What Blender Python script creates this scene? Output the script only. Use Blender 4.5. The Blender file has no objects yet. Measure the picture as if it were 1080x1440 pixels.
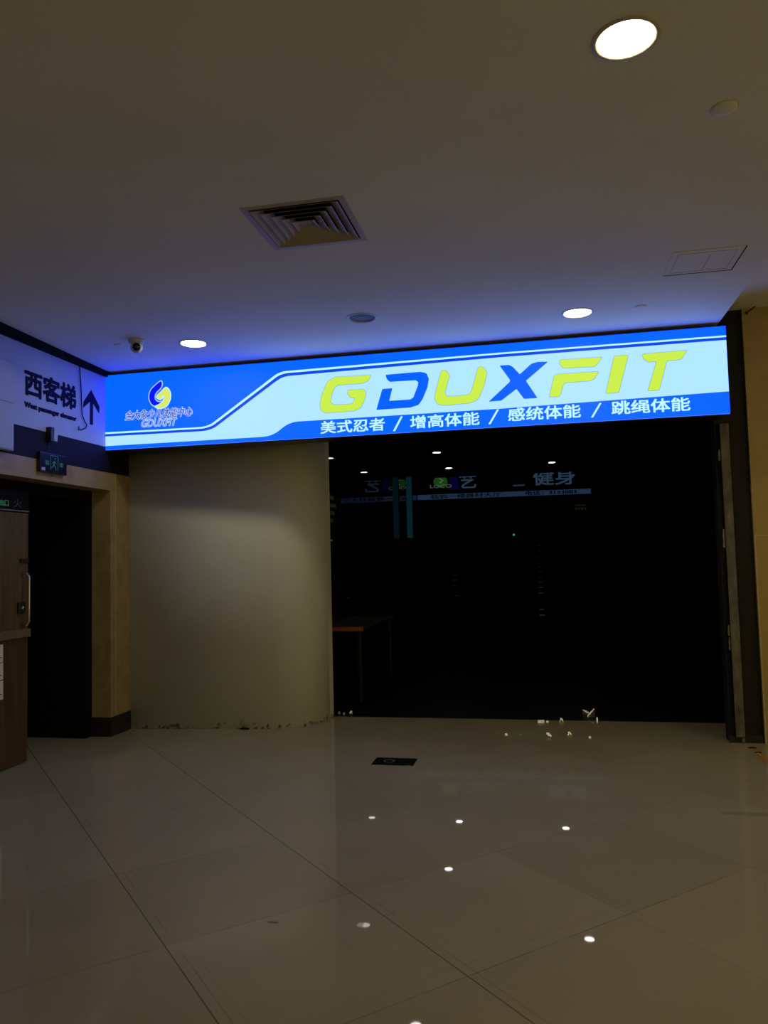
import bpy, bmesh, math, random
from mathutils import Vector, Matrix
random.seed(4)
C = bpy.context.scene.collection
E = 1.5            # eye height
F = 1080.0
R_ = Vector((0.97873557, 0.20366453, -0.02444285))
U_ = Vector((0.03687085, -0.05745225, 0.99766717))
W_ = Vector((-0.20178512, 0.97735357, 0.06373985))

def at(px, py, ax, v):
    """the point of the plane (axis ax = v, metres) on the sight line through a pixel"""
    d = W_ + R_*((px-540)/F) - U_*((py-720)/F)
    p = Vector((0, 0, E)); t = (v-p[ax])/d[ax]
    return p + d*t

# ------------------------------------------------------------------ materials
MATS = {}
def mat(name, col, rough=.6, metal=0., spec=.5, noise=0., nscale=8., emit=None, est=1., bump=0., stretch=(1, 1, 1)):
    if name in MATS: return MATS[name]
    m = bpy.data.materials.new(name); m.use_nodes = True
    nt = m.node_tree; b = nt.nodes['Principled BSDF']
    b.inputs['Base Color'].default_value = (*col, 1); b.inputs['Roughness'].default_value = rough
    b.inputs['Metallic'].default_value = metal; b.inputs['Specular IOR Level'].default_value = spec
    if emit:
        b.inputs['Emission Color'].default_value = (*emit, 1); b.inputs['Emission Strength'].default_value = est
    tc = nt.nodes.new('ShaderNodeTexCoord'); mp = nt.nodes.new('ShaderNodeMapping'); mp.inputs['Scale'].default_value = stretch
    nt.links.new(tc.outputs['Object'], mp.inputs['Vector'])
    n = nt.nodes.new('ShaderNodeTexNoise'); n.inputs['Scale'].default_value = nscale; n.inputs['Detail'].default_value = 5
    nt.links.new(mp.outputs['Vector'], n.inputs['Vector'])
    if noise > 0:
        r = nt.nodes.new('ShaderNodeValToRGB')
        r.color_ramp.elements[0].position = .3; r.color_ramp.elements[1].position = .7
        r.color_ramp.elements[0].color = (*[c*(1-noise) for c in col], 1)
        r.color_ramp.elements[1].color = (*[min(1, c*(1+noise*.6)) for c in col], 1)
        nt.links.new(n.outputs['Fac'], r.inputs['Fac']); nt.links.new(r.outputs['Color'], b.inputs['Base Color'])
    if bump > 0:
        bp = nt.nodes.new('ShaderNodeBump'); bp.inputs['Strength'].default_value = bump; bp.inputs['Distance'].default_value = .01
        nt.links.new(n.outputs['Fac'], bp.inputs['Height']); nt.links.new(bp.outputs['Normal'], b.inputs['Normal'])
    MATS[name] = m
    return m

def M(nt, op, a, b=None, c=None):
    n = nt.nodes.new('ShaderNodeMath'); n.operation = op
    for i, v in enumerate((a, b, c)):
        if v is None: continue
        if isinstance(v, (int, float)): n.inputs[i].default_value = v
        else: nt.links.new(v, n.inputs[i])
    return n.outputs[0]

def floor_material():
    m = bpy.data.materials.new('polished_tile'); m.use_nodes = True; nt = m.node_tree
    b = nt.nodes['Principled BSDF']
    tc = nt.nodes.new('ShaderNodeTexCoord'); sx = nt.nodes.new('ShaderNodeSeparateXYZ')
    nt.links.new(tc.outputs['Object'], sx.inputs[0]); x, y = sx.outputs[0], sx.outputs[1]
    t = math.radians(43.5); ct, st = math.cos(t), math.sin(t)
    u = M(nt, 'ADD', M(nt, 'MULTIPLY', x, ct), M(nt, 'MULTIPLY', y, st))
    v = M(nt, 'ADD', M(nt, 'MULTIPLY', x, -st), M(nt, 'MULTIPLY', y, ct))
    def dist(w, off, s=.85):      # distance to the nearest seam
        q = M(nt, 'DIVIDE', M(nt, 'SUBTRACT', w, off), s)
        return M(nt, 'MULTIPLY', M(nt, 'ABSOLUTE', M(nt, 'SUBTRACT', q, M(nt, 'ROUND', q))), s)
    def line(w, off, hw): return M(nt, 'LESS_THAN', dist(w, off), hw)
    n = nt.nodes.new('ShaderNodeTexNoise'); n.inputs['Scale'].default_value = .9; n.inputs['Detail'].default_value = 4
    nt.links.new(tc.outputs['Object'], n.inputs['Vector'])
    n2 = nt.nodes.new('ShaderNodeTexNoise'); n2.inputs['Scale'].default_value = 2.3
    nt.links.new(tc.outputs['Object'], n2.inputs['Vector'])
    fade = M(nt, 'MULTIPLY', M(nt, 'SUBTRACT', n2.outputs['Fac'], .36), 5.0); fade.node.use_clamp = True
    la = M(nt, 'MULTIPLY', line(u, .885, .0026), M(nt, 'SUBTRACT', .62, M(nt, 'MULTIPLY', M(nt, 'GREATER_THAN', u, 2.2), .46)))
    la2 = M(nt, 'MULTIPLY', M(nt, 'MULTIPLY', line(u, .925, .0018), .3), fade)
    la3 = M(nt, 'MULTIPLY', M(nt, 'MULTIPLY', line(u, .965, .0014), .16), fade)
    lc = M(nt, 'MULTIPLY', M(nt, 'MULTIPLY', line(v, 2.30, .0022), .40), fade)
    lc2 = M(nt, 'MULTIPLY', M(nt, 'MULTIPLY', line(v, 2.37, .0015), .2), fade)
    seam = M(nt, 'MAXIMUM', M(nt, 'MAXIMUM', la, M(nt, 'MAXIMUM', la2, la3)), M(nt, 'MAXIMUM', lc, lc2))
    # per tile tone
    iu = M(nt, 'FLOOR', M(nt, 'DIVIDE', M(nt, 'SUBTRACT', u, .885), .85)); iv = M(nt, 'FLOOR', M(nt, 'DIVIDE', M(nt, 'SUBTRACT', v, 2.3), .85))
    cb = nt.nodes.new('ShaderNodeCombineXYZ'); nt.links.new(iu, cb.inputs[0]); nt.links.new(iv, cb.inputs[1])
    wn = nt.nodes.new('ShaderNodeTexWhiteNoise'); wn.noise_dimensions = '2D'; nt.links.new(cb.outputs[0], wn.inputs['Vector'])
    tone = M(nt, 'ADD', M(nt, 'MULTIPLY', wn.outputs['Value'], .10), M(nt, 'MULTIPLY', n.outputs['Fac'], .40))
    val = M(nt, 'ADD', tone, .72)
    # a dark reflection painted into the tile colour, and a short scuff
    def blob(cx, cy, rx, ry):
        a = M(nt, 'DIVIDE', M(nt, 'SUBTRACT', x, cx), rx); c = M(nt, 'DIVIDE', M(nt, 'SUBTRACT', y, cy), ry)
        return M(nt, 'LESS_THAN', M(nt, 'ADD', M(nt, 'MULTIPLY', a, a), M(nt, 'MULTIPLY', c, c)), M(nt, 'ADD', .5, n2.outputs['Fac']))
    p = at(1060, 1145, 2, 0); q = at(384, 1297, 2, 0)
    dark_reflection = M(nt, 'MULTIPLY', blob(p.x, p.y, .17, .035), .22)
    scuff = M(nt, 'MULTIPLY', blob(q.x, q.y, .024, .009), .6)
    dark = M(nt, 'MAXIMUM', seam, M(nt, 'MAXIMUM', dark_reflection, scuff))
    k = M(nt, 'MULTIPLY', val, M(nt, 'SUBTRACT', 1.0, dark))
    vm = nt.nodes.new('ShaderNodeVectorMath'); vm.operation = 'SCALE'; vm.inputs[0].default_value = (.44, .395, .26)
    nt.links.new(k, vm.inputs['Scale']); nt.links.new(vm.outputs[0], b.inputs['Base Color'])
    nt.links.new(M(nt, 'ADD', .012, M(nt, 'MULTIPLY', n2.outputs['Fac'], .016)), b.inputs['Roughness'])
    b.inputs['Specular IOR Level'].default_value = .6
    return m

def wood_material(name, c1, c2):
    m = bpy.data.materials.new(name); m.use_nodes = True; nt = m.node_tree; b = nt.nodes['Principled BSDF']
    tc = nt.nodes.new('ShaderNodeTexCoord'); mp = nt.nodes.new('ShaderNodeMapping'); mp.inputs['Scale'].default_value = (9, 9, .6)
    n = nt.nodes.new('ShaderNodeTexNoise'); n.inputs['Scale'].default_value = 3; n.inputs['Detail'].default_value = 6
    r = nt.nodes.new('ShaderNodeValToRGB'); r.color_ramp.elements[0].color = (*c1, 1); r.color_ramp.elements[1].color = (*c2, 1)
    r.color_ramp.elements[0].position = .35; r.color_ramp.elements[1].position = .65
    nt.links.new(tc.outputs['Object'], mp.inputs['Vector']); nt.links.new(mp.outputs['Vector'], n.inputs['Vector'])
    nt.links.new(n.outputs['Fac'], r.inputs['Fac']); nt.links.new(r.outputs['Color'], b.inputs['Base Color'])
    b.inputs['Roughness'].default_value = .45
    return m

def brick_material():
    m = bpy.data.materials.new('dark_brick_veneer'); m.use_nodes = True; nt = m.node_tree; b = nt.nodes['Principled BSDF']
    tc = nt.nodes.new('ShaderNodeTexCoord'); sx = nt.nodes.new('ShaderNodeSeparateXYZ'); cb = nt.nodes.new('ShaderNodeCombineXYZ')
    nt.links.new(tc.outputs['Object'], sx.inputs[0]); nt.links.new(sx.outputs[0], cb.inputs[0]); nt.links.new(sx.outputs[2], cb.inputs[1])
    br = nt.nodes.new('ShaderNodeTexBrick'); br.inputs['Scale'].default_value = 1; br.inputs['Brick Width'].default_value = .2
    br.inputs['Row Height'].default_value = .05; br.inputs['Mortar Size'].default_value = .004
    br.inputs['Color1'].default_value = (.006, .005, .005, 1); br.inputs['Color2'].default_value = (.010, .009, .007, 1); br.inputs['Mortar'].default_value = (.004, .004, .004, 1)
    nt.links.new(cb.outputs[0], br.inputs['Vector']); nt.links.new(br.outputs['Color'], b.inputs['Base Color'])
    b.inputs['Roughness'].default_value = .7
    return m

def stone_material(name, c1, c2):
    m = bpy.data.materials.new(name); m.use_nodes = True; nt = m.node_tree; b = nt.nodes['Principled BSDF']
    tc = nt.nodes.new('ShaderNodeTexCoord')
    n = nt.nodes.new('ShaderNodeTexNoise'); n.inputs['Scale'].default_value = 5; n.inputs['Detail'].default_value = 8; n.inputs['Distortion'].default_value = 1.2
    r = nt.nodes.new('ShaderNodeValToRGB'); r.color_ramp.elements[0].color = (*c1, 1); r.color_ramp.elements[1].color = (*c2, 1)
    r.color_ramp.elements[0].position = .3; r.color_ramp.elements[1].position = .6
    nt.links.new(tc.outputs['Object'], n.inputs['Vector']); nt.links.new(n.outputs['Fac'], r.inputs['Fac']); nt.links.new(r.outputs['Color'], b.inputs['Base Color'])
    b.inputs['Roughness'].default_value = .4
    return m

def column_material():
    """off-white paint, scuffed with brown dirt in the lowest few centimetres"""
    m = bpy.data.materials.new('scuffed_white_paint'); m.use_nodes = True; nt = m.node_tree; b = nt.nodes['Principled BSDF']
    tc = nt.nodes.new('ShaderNodeTexCoord'); sx = nt.nodes.new('ShaderNodeSeparateXYZ'); nt.links.new(tc.outputs['Object'], sx.inputs[0])
    n = nt.nodes.new('ShaderNodeTexNoise'); n.inputs['Scale'].default_value = 28; n.inputs['Detail'].default_value = 8
    nt.links.new(tc.outputs['Object'], n.inputs['Vector'])
    h = M(nt, 'MULTIPLY', sx.outputs[2], 2.6)
    f = M(nt, 'MULTIPLY', M(nt, 'SUBTRACT', M(nt, 'SUBTRACT', n.outputs['Fac'], .46), h), 9.0); f.node.use_clamp = True
    mx = nt.nodes.new('ShaderNodeMix'); mx.data_type = 'RGBA'
    nt.links.new(f, mx.inputs['Factor']); mx.inputs[6].default_value = (.76, .80, .78, 1); mx.inputs[7].default_value = (.2, .16, .11, 1)
    nt.links.new(mx.outputs[2], b.inputs['Base Color']); b.inputs['Roughness'].default_value = .75
    return m

m_floor = floor_material()
m_ceil = mat('ceiling_paint', (.78, .82, .72), .9, spec=.2, noise=.05, nscale=1.2)
m_white = mat('white_plaster', (.66, .64, .58), .8, spec=.3, noise=.03, nscale=2)
m_column = column_material()
m_stone = stone_material('beige_stone', (.27, .205, .10), (.36, .285, .155))
m_tan = stone_material('tan_stone', (.43, .33, .115), (.48, .37, .13))
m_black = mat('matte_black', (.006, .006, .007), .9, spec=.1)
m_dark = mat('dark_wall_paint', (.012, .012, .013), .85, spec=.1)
m_floor_shade = mat('shade_black_floor', (.010, .010, .008), .35, spec=.15, noise=.3, nscale=30)
m_base = mat('dark_baseboard_stone', (.016, .013, .012), .45)
m_seam = mat('joint_filler', (.62, .50, .33), .8)
m_steel = mat('brushed_steel', (.55, .54, .52), .28, metal=1., noise=.1, nscale=20)
m_grey = mat('galvanised_steel', (.17, .17, .155), .6, metal=.2, noise=.5, nscale=7, stretch=(3, 3, 1))
m_trim = mat('lamp_trim_white', (.5, .5, .48), .45)
m_trimd = mat('aged_white_metal', (.42, .38, .30), .55, noise=.1)
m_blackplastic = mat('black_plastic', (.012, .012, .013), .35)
m_brick = brick_material()
m_wood = wood_material('door_wood', (.075, .05, .022), (.13, .092, .042))
m_wood2 = wood_material('door_wood_lower', (.06, .033, .016), (.10, .06, .03))
m_navy = mat('navy_vinyl', (.014, .014, .045), .7, spec=.1)
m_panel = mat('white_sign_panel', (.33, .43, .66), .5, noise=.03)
m_text = mat('dark_blue_vinyl', (.006, .008, .05), .7, spec=.08)
m_paper = mat('paper', (.75, .73, .68), .8)
m_ink = mat('ink', (.02, .02, .02), .8)
m_glass = mat('dark_glass', (.002, .002, .002), .02, spec=.5)
m_smoked = mat('smoked_glass', (.004, .004, .004), .08)
WARM = (1., .80, .52)
m_lamp = mat('lamp_diffuser', (.9, .9, .9), .5, emit=(1., .87, .48), est=70)
m_lamp_big = mat('lamp_diffuser_front', (.9, .9, .9), .5, emit=(1., .80, .38), est=48)
m_lamp_hall = mat('lamp_diffuser_hall', (.9, .9, .9), .5, emit=(1., .76, .34), est=140)
m_lamp_far = mat('lamp_diffuser_interior', (.9, .9, .9), .5, emit=(1., .97, .92), est=9)
m_off = mat('lamp_diffuser_unlit', (.07, .07, .07), .6)
S = 1.15
m_sblue = mat('backlit_blue', (.015, .015, .02), .6, spec=.12, emit=(.0, .118, 2.6), est=S)
m_sblue2 = mat('backlit_deep_blue', (.015, .015, .02), .6, spec=.12, emit=(.0, .058, .72), est=S)
m_swhite = mat('backlit_pale_cyan', (.015, .015, .02), .6, spec=.12, emit=(.39, .71, 2.2), est=S)
m_sstripe = mat('backlit_bright_cyan', (.015, .015, .02), .6, spec=.12, emit=(.46, .84, 1.7), est=S)
m_syel = mat('backlit_yellow_green', (.015, .015, .02), .6, spec=.12, emit=(.52, .76, .06), est=S)
m_slet = mat('backlit_letter_blue', (.015, .015, .02), .6, spec=.12, emit=(.0, .105, 1.6), est=S)
m_sout = mat('backlit_outline_olive', (.015, .015, .02), .6, spec=.12, emit=(.20, .30, .22), est=S)
m_sdeep = mat('backlit_royal_blue', (.015, .015, .02), .6, spec=.12, emit=(.0, .005, .80), est=S)
m_spur = mat('backlit_violet', (.015, .015, .02), .6, spec=.12, emit=(.07, .08, .42), est=S)
m_slav = mat('backlit_lavender', (.015, .015, .02), .6, spec=.12, emit=(.42, .58, .95), est=S)

# ------------------------------------------------------------------ mesh helpers
def link(name, bm, m, parent=None):
    me = bpy.data.meshes.new(name); bmesh.ops.recalc_face_normals(bm, faces=bm.faces[:]); bm.to_mesh(me); bm.free()
    o = bpy.data.objects.new(name, me); C.objects.link(o)
    if m: me.materials.append(m)
    if parent: o.parent = parent
    return o
def tag(o, label=None, cat=None, group=None, kind=None):
    if label: o['label'] = label
    if cat: o['category'] = cat
    if group: o['group'] = group
    if kind: o['kind'] = kind
    return o
def thing(name, loc, label, cat, group=None, rz=0):
    o = bpy.data.objects.new(name, None); C.objects.link(o); o.location = loc; o.rotation_euler.z = rz
    o.empty_display_size = .1
    return tag(o, label, cat, group)
def box(bm, x0, x1, y0, y1, z0, z1, bevel=0):
    vs = [bm.verts.new(p) for p in ((x0, y0, z0), (x1, y0, z0), (x1, y1, z0), (x0, y1, z0), (x0, y0, z1), (x1, y0, z1), (x1, y1, z1), (x0, y1, z1))]
    fs = [bm.faces.new([vs[i] for i in f]) for f in ((0, 3, 2, 1), (4, 5, 6, 7), (0, 1, 5, 4), (1, 2, 6, 5), (2, 3, 7, 6), (3, 0, 4, 7))]
    if bevel:
        es = list({e for f in fs for e in f.edges}); bmesh.ops.bevel(bm, geom=es, offset=bevel, segments=2, affect='EDGES', profile=.5)
    return bm
def B(*a, **k): return box(bmesh.new(), *a, **k)
def ring(bm, prof, seg=40, loc=(0, 0, 0), mtx=None):
    """lathe: prof = [(r, z)...]"""
    rows = []
    for r, z in prof:
        if r < 1e-6: rows.append([bm.verts.new((0, 0, z))])
        else: rows.append([bm.verts.new((r*math.cos(a*2*math.pi/seg), r*math.sin(a*2*math.pi/seg), z)) for a in range(seg)])
    new = [v for r in rows for v in r]
    for a, b in zip(rows, rows[1:]):
        for i in range(seg):
            j = (i+1) % seg
            if len(a) == 1 and len(b) == 1: continue
            if len(a) == 1: bm.faces.new((a[0], b[i], b[j]))
            elif len(b) == 1: bm.faces.new((a[i], a[j], b[0]))
            else: bm.faces.new((a[i], a[j], b[j], b[i]))
    if mtx:
        for v in new: v.co = mtx @ v.co
    for v in new: v.co += Vector(loc)
    return bm
def smooth(o):
    for p in o.data.polygons: p.use_smooth = True
    return o
def tube(bm, pts, r, seg=10):
    pts = [Vector(p) for p in pts]; rows = []
    for i, p in enumerate(pts):
        d = (pts[min(i+1, len(pts)-1)]-pts[max(i-1, 0)]).normalized()
        a = d.orthogonal().normalized(); b = d.cross(a)
        rows.append([bm.verts.new(p+a*r*math.cos(t*2*math.pi/seg)+b*r*math.sin(t*2*math.pi/seg)) for t in range(seg)])
    # keep rows aligned
    for k in range(1, len(rows)):
        best = min(range(seg), key=lambda s: sum((rows[k][(i+s) % seg].co-pts[k]-(rows[k-1][i].co-pts[k-1])).length for i in range(seg)))
        rows[k] = rows[k][best:]+rows[k][:best]
    for a, b in zip(rows, rows[1:]):
        for i in range(seg): bm.faces.new((a[i], a[(i+1) % seg], b[(i+1) % seg], b[i]))
    bm.faces.new(rows[0]); bm.faces.new(rows[-1])
    return bm
def chaikin(pts, n=2, keep=()):
    for _ in range(n):
        out = []
        for i in range(len(pts)):
            a, b = Vector(pts[i]), Vector(pts[(i+1) % len(pts)])
            out += [a*.82+b*.18, a*.18+b*.82]
        pts = out
    return pts
def curve_mesh(splines, depth, offset=0.):
    """filled 2-D outlines (holes allowed) -> thick mesh in local XY"""
    cu = bpy.data.curves.new('outline', 'CURVE'); cu.dimensions = '2D'; cu.fill_mode = 'BOTH'; cu.extrude = depth/2; cu.offset = offset
    for s in splines:
        sp = cu.splines.new('POLY'); sp.points.add(len(s)-1)
        for p, q in zip(sp.points, s): p.co = (q[0], q[1], 0, 1)
        sp.use_cyclic_u = True
    o = bpy.data.objects.new('outline', cu); C.objects.link(o)
    bpy.context.view_layer.update()
    me = bpy.data.meshes.new_from_object(o.evaluated_get(bpy.context.evaluated_depsgraph_get()))
    bpy.data.objects.remove(o); bpy.data.curves.remove(cu)
    return me
def text_mesh(txt, offset=0., depth=.002, shear=0., space=1.):
    me = text_mesh1(txt, depth, shear, space)
    if offset <= 0: return me
    bm = bmesh.new()
    n = 8 if offset > .03 else 4
    for i in range(n):
        a = 2*math.pi*(i+.5)/n; k = len(bm.verts); bm.from_mesh(me)
        bm.verts.ensure_lookup_table()
        for v in bm.verts[k:]: v.co.x += offset*math.cos(a)*1.2; v.co.y += offset*math.sin(a); v.co.z += .0002*i
    bm.to_mesh(me); bm.free()
    return me
def text_mesh1(txt, depth=.002, shear=0., space=1.):
    offset = 0.
    cu = bpy.data.curves.new('t', 'FONT'); cu.body = txt; cu.size = 1; cu.offset = offset; cu.shear = shear; cu.space_character = space
    cu.extrude = depth/2; cu.resolution_u = 4
    o = bpy.data.objects.new('t', cu); C.objects.link(o); bpy.context.view_layer.update()
    me = bpy.data.meshes.new_from_object(o.evaluated_get(bpy.context.evaluated_depsgraph_get()))
    bpy.data.objects.remove(o); bpy.data.curves.remove(cu)
    return me
def put_mesh(name, me, m, parent, fn):
    for v in me.vertices: v.co = fn(v.co)
    me.materials.clear(); me.materials.append(m); me.name = name
    o = bpy.data.objects.new(name, me); C.objects.link(o); o.parent = parent
    return o
def fit(me, s0, s1, z0, z1, h_scale_z=True):
    xs = [v.co.x for v in me.vertices]; ys = [v.co.y for v in me.vertices]
    ax, bx, ay, by = min(xs), max(xs), min(ys), max(ys)
    return lambda c: ((c.x-ax)/(bx-ax)*(s1-s0)+s0, (c.y-ay)/(by-ay)*(z1-z0)+z0, c.z)

# ------------------------------------------------------------------ the setting
HC = 3.275          # dropped ceiling in front of the shop
HI = 3.18          # ceiling inside
HU = 3.47          # higher ceiling on the right
XL = -3.834        # left wall
YS = 6.22          # face of the lightbox sign
YC = 6.66          # painted wall under it
XE = at(1007, 459, 2, HC).x

def struct(name, bm, m): return tag(link(name, bm, m), kind='structure')
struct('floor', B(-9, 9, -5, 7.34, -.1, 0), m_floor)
fi = B(-9, 9, 7.34, 17, -.1, 0); struct('floor_interior', fi, m_floor_shade)  # black colour stands in for the darkness inside the shop

lamps_on = [('a', at(272, 483, 2, HC)), ('c', at(812, 440, 2, HC))]
lamp_off = at(509, 447, 2, HC); lamp_big = at(880, 55, 2, HC)
extra = [None]
def circle(c, r, n=40): return [(c.x+r*math.cos(i*2*math.pi/n), c.y+r*math.sin(i*2*math.pi/n)) for i in range(n)]
vc = [at(338.3, 294.6, 2, HC), at(483, 278.3, 2, HC), at(515, 337, 2, HC), at(387.2, 349, 2, HC)]
VX = sum(v.x for v in vc)/4; VY = sum(v.y for v in vc)/4; VH = .25
RL = .098
holes = [circle(p, RL+.002) for p in [q for _, q in lamps_on]+[lamp_off, lamp_big]+extra[1:]]
holes.append([(VX-VH, VY-VH), (VX-VH, VY+VH), (VX+VH, VY+VH), (VX+VH, VY-VH)])
me = curve_mesh([[(-4.6, -5), (XE, -5), (XE, 6.66), (-4.6, 6.66)]]+holes, .012)
ce = put_mesh('ceiling', me, m_ceil, None, lambda c: (c.x, c.y, c.z+HC+.006)); tag(ce, kind='structure')
struct('ceiling_plenum', B(-4.6, XE-.02, -5, 6.66, HC+.35, HC+.4), m_black)
struct('trim_1', B(XE-.012, XE, -5, 6.6, HC+.012, HU), m_ceil)          # upstand of the dropped ceiling
struct('ceiling_upper', B(XE, 9, -5, 6.75, HU, HU+.1), m_ceil)
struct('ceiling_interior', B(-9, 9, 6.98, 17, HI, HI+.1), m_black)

# left wall with the doorway
YJ = 6.30
zb = at(155.6, 1009, 1, YJ).z
struct('wall_left', B(XL-.19, XL, -5, YJ, 2.2, 2.36), m_stone)
struct('wall_left_upper', B(XL-.19, XL-.004, -5, 6.9, 2.36, HC+.4), m_dark)
struct('wall_left_pier', B(XL-.19, XL, YJ, 6.75, 0, 2.36), m_stone)
struct('wall_left_near', B(XL-.19, XL, -5, 3.2, 0, 2.2), m_stone)
bb = B(XL-.195, XL+.012, YJ-.012, 6.655, 0, zb); struct('baseboard_left', bb, m_base)
st = bmesh.new()
for y in (6.385,): box(st, XL-.001, XL+.0015, y-.002, y+.002, zb, 2.36)
struct('trim_2', st, m_seam)
# corridor behind the doorway
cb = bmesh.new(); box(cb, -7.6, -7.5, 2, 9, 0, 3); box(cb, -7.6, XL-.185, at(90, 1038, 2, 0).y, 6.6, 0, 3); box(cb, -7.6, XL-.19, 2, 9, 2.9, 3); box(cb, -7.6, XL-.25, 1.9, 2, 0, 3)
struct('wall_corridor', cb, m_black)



# painted wall with the rounded end
xr = -2.081
out = [(XL, YC+.9), (XL, 6.62), (-2.60, 6.735)]
P0_, P1_, P2_, P3_ = Vector((-2.50, 6.744)), Vector((-2.24, 6.765)), Vector((xr, 6.95)), Vector((xr, 7.27))
for i in range(25):
    t_ = i/24; p = P0_*(1-t_)**3+P1_*3*t_*(1-t_)**2+P2_*3*t_*t_*(1-t_)+P3_*t_**3; out.append((p.x, p.y))
out += [(xr, 7.4), (xr-.18, 7.56)]
bm = bmesh.new()
lo = [bm.verts.new((x, y, 0)) for x, y in out]; hi = [bm.verts.new((x, y, 2.95)) for x, y in out]
for i in range(len(out)):
    f = bm.faces.new((lo[i], lo[(i+1) % len(out)], hi[(i+1) % len(out)], hi[i])); f.smooth = 1 <= i <= len(out)-4
bm.faces.new(lo); bm.faces.new(hi)
col = struct('wall_rounded', bm, m_column)

# bulkhead behind the sign
struct('wall_bulkhead', B(XL, 1.44, 6.42, 6.98, 2.72, HC+.4), m_black)
# right pier, tan wall
XP = at(1075, 1045, 2, 0).x
YP = at(1075, 1045, 2, 0).y
pl = B(at(1027, 1043, 1, YP).x, XP, YP, YP+.14, 0, HU+.02); struct('wall_pier_right', pl, m_brick)
pr = bmesh.new(); struct('baseboard_right', B(at(1026, 1043, 1, YP).x-.004, XP+.004, YP-.012, YP, 0, .06), m_base)
pr.free()
YT = YP-.03
struct('wall_right', B(XP, 6.0, YT, 7.2, 0, at(1060, 428, 1, YT).z), m_tan)
struct('trim_3', B(XP, 6.0, YT+.03, YT+.2, at(1060, 428, 1, YT).z, HU), m_black)
zj = at(1066, 753, 1, YT).z
tj = bmesh.new(); box(tj, XP, 6, YT-.002, YT+.001, zj-.006, zj+.006); box(tj, XP, XP+.010, YT-.003, YT+.001, 0, zj); struct('trim_4', tj, m_seam)
# shop interior
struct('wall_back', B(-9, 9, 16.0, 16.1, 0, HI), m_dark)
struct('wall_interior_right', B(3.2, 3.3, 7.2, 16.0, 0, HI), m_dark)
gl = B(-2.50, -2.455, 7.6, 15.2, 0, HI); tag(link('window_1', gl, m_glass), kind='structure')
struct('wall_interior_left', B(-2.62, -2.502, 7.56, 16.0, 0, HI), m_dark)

# ------------------------------------------------------------------ downlights
def downlight(p, label, dm, group=None, r=RL, name='ceiling_downlight', emit=True, can=True):
    t = thing(name, p, label, 'ceiling light', group)
    o = link('trim_ring', ring(bmesh.new(), [(r-.004, .012), (r-.002, -.001), (r+.004, -.005), (r+.016, -.004), (r+.020, .0)]), m_trim, t); smooth(o)
    if can:
        o = link('housing', ring(bmesh.new(), [(r-.004, .012), (r-.010, .03), (r-.014, .09), (0, .09)]), m_trimd, t); smooth(o)
    o = link('diffuser', ring(bmesh.new(), [(r-.0035, .006), (r*.9, .004), (0, .004)]), dm, t); smooth(o)
    return t
G1 = 'round downlights in the dropped ceiling'
downlight(lamps_on[0][1], 'lit round ceiling downlight beside the dome camera, above the left half of the blue sign', m_lamp, G1)
downlight(lamps_on[1][1], 'lit round ceiling downlight just above the right half of the blue sign', m_lamp, G1)
downlight(lamp_big, 'large bright round downlight nearest the viewer, at the top of the photo', m_lamp_big, G1)
t = downlight(lamp_off, 'unlit grey round ceiling downlight above the middle of the blue sign', m_off, G1)
for e in extra[1:]: downlight(e, 'lit round ceiling downlight outside the view, behind the viewer', m_lamp_big, G1)

# the lit dots inside the dark shop
G2 = 'small lit downlights inside the dark shop'
inn = [((614, 636), 'small lit downlight inside the dark shop, highest of the three seen below the sign'),
       ((631, 658), 'small lit downlight inside the dark shop, right above the faint green round logo'),
       ((776, 650), "small lit shop downlight above the two pale characters at the dim fascia's right"),
       ((800, 597), 'small lit shop downlight hidden by the sign, mirrored in the floor at bottom right'),
       ((562, 565), 'small shop downlight hidden behind the sign, mirrored faintly at the bottom of the floor'),
       ((477, 612), 'small shop downlight hidden behind the sign, mirrored faintly left on the floor')]
for (px, py), lab in inn:
    p = at(px, py, 2, HI)
    if py == 612: p.x = -2.43; p.y = 9.93
    q = thing('interior_downlight', p, lab, 'ceiling light', G2)
    smooth(link('trim_ring', ring(bmesh.new(), [(.062, -.001), (.066, -.006), (.078, -.006), (.084, 0)], 24), m_blackplastic, q))
    smooth(link('diffuser', ring(bmesh.new(), [(.060, -.006), (0, -.006)], 24), m_lamp_far if py != 612 else mat('lamp_diffuser_dim', (.5, .5, .5), .5, emit=(1., .95, .88), est=2.5), q))

# ------------------------------------------------------------------ flush ceiling discs, camera, vent, hatch
G3 = 'flush ceiling discs'
m_disc = m_ceil
for px, py, r, lab in ((1018, 152, .050, 'faint flush ceiling disc right of the large bright downlight'),
                       (901, 431, .042, 'small flush ceiling disc right of the lit downlight over the sign'),
                       (168, 485, .040, 'small flush blue-lit ceiling disc left of the dome camera')):
    p = at(px, py, 2, HC)
    o = tag(link('ceiling_sensor', ring(bmesh.new(), [(0, -.006), (r*.8, -.006), (r, -.003), (r*1.02, .0)], 32), m_disc), lab, 'sensor', G3)
    o.location = p; smooth(o)
    rim = link('rim', ring(bmesh.new(), [(r*1.02, -.0005), (r*1.06, -.0008), (r*1.07, 0)], 32), m_trimd, o)

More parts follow.
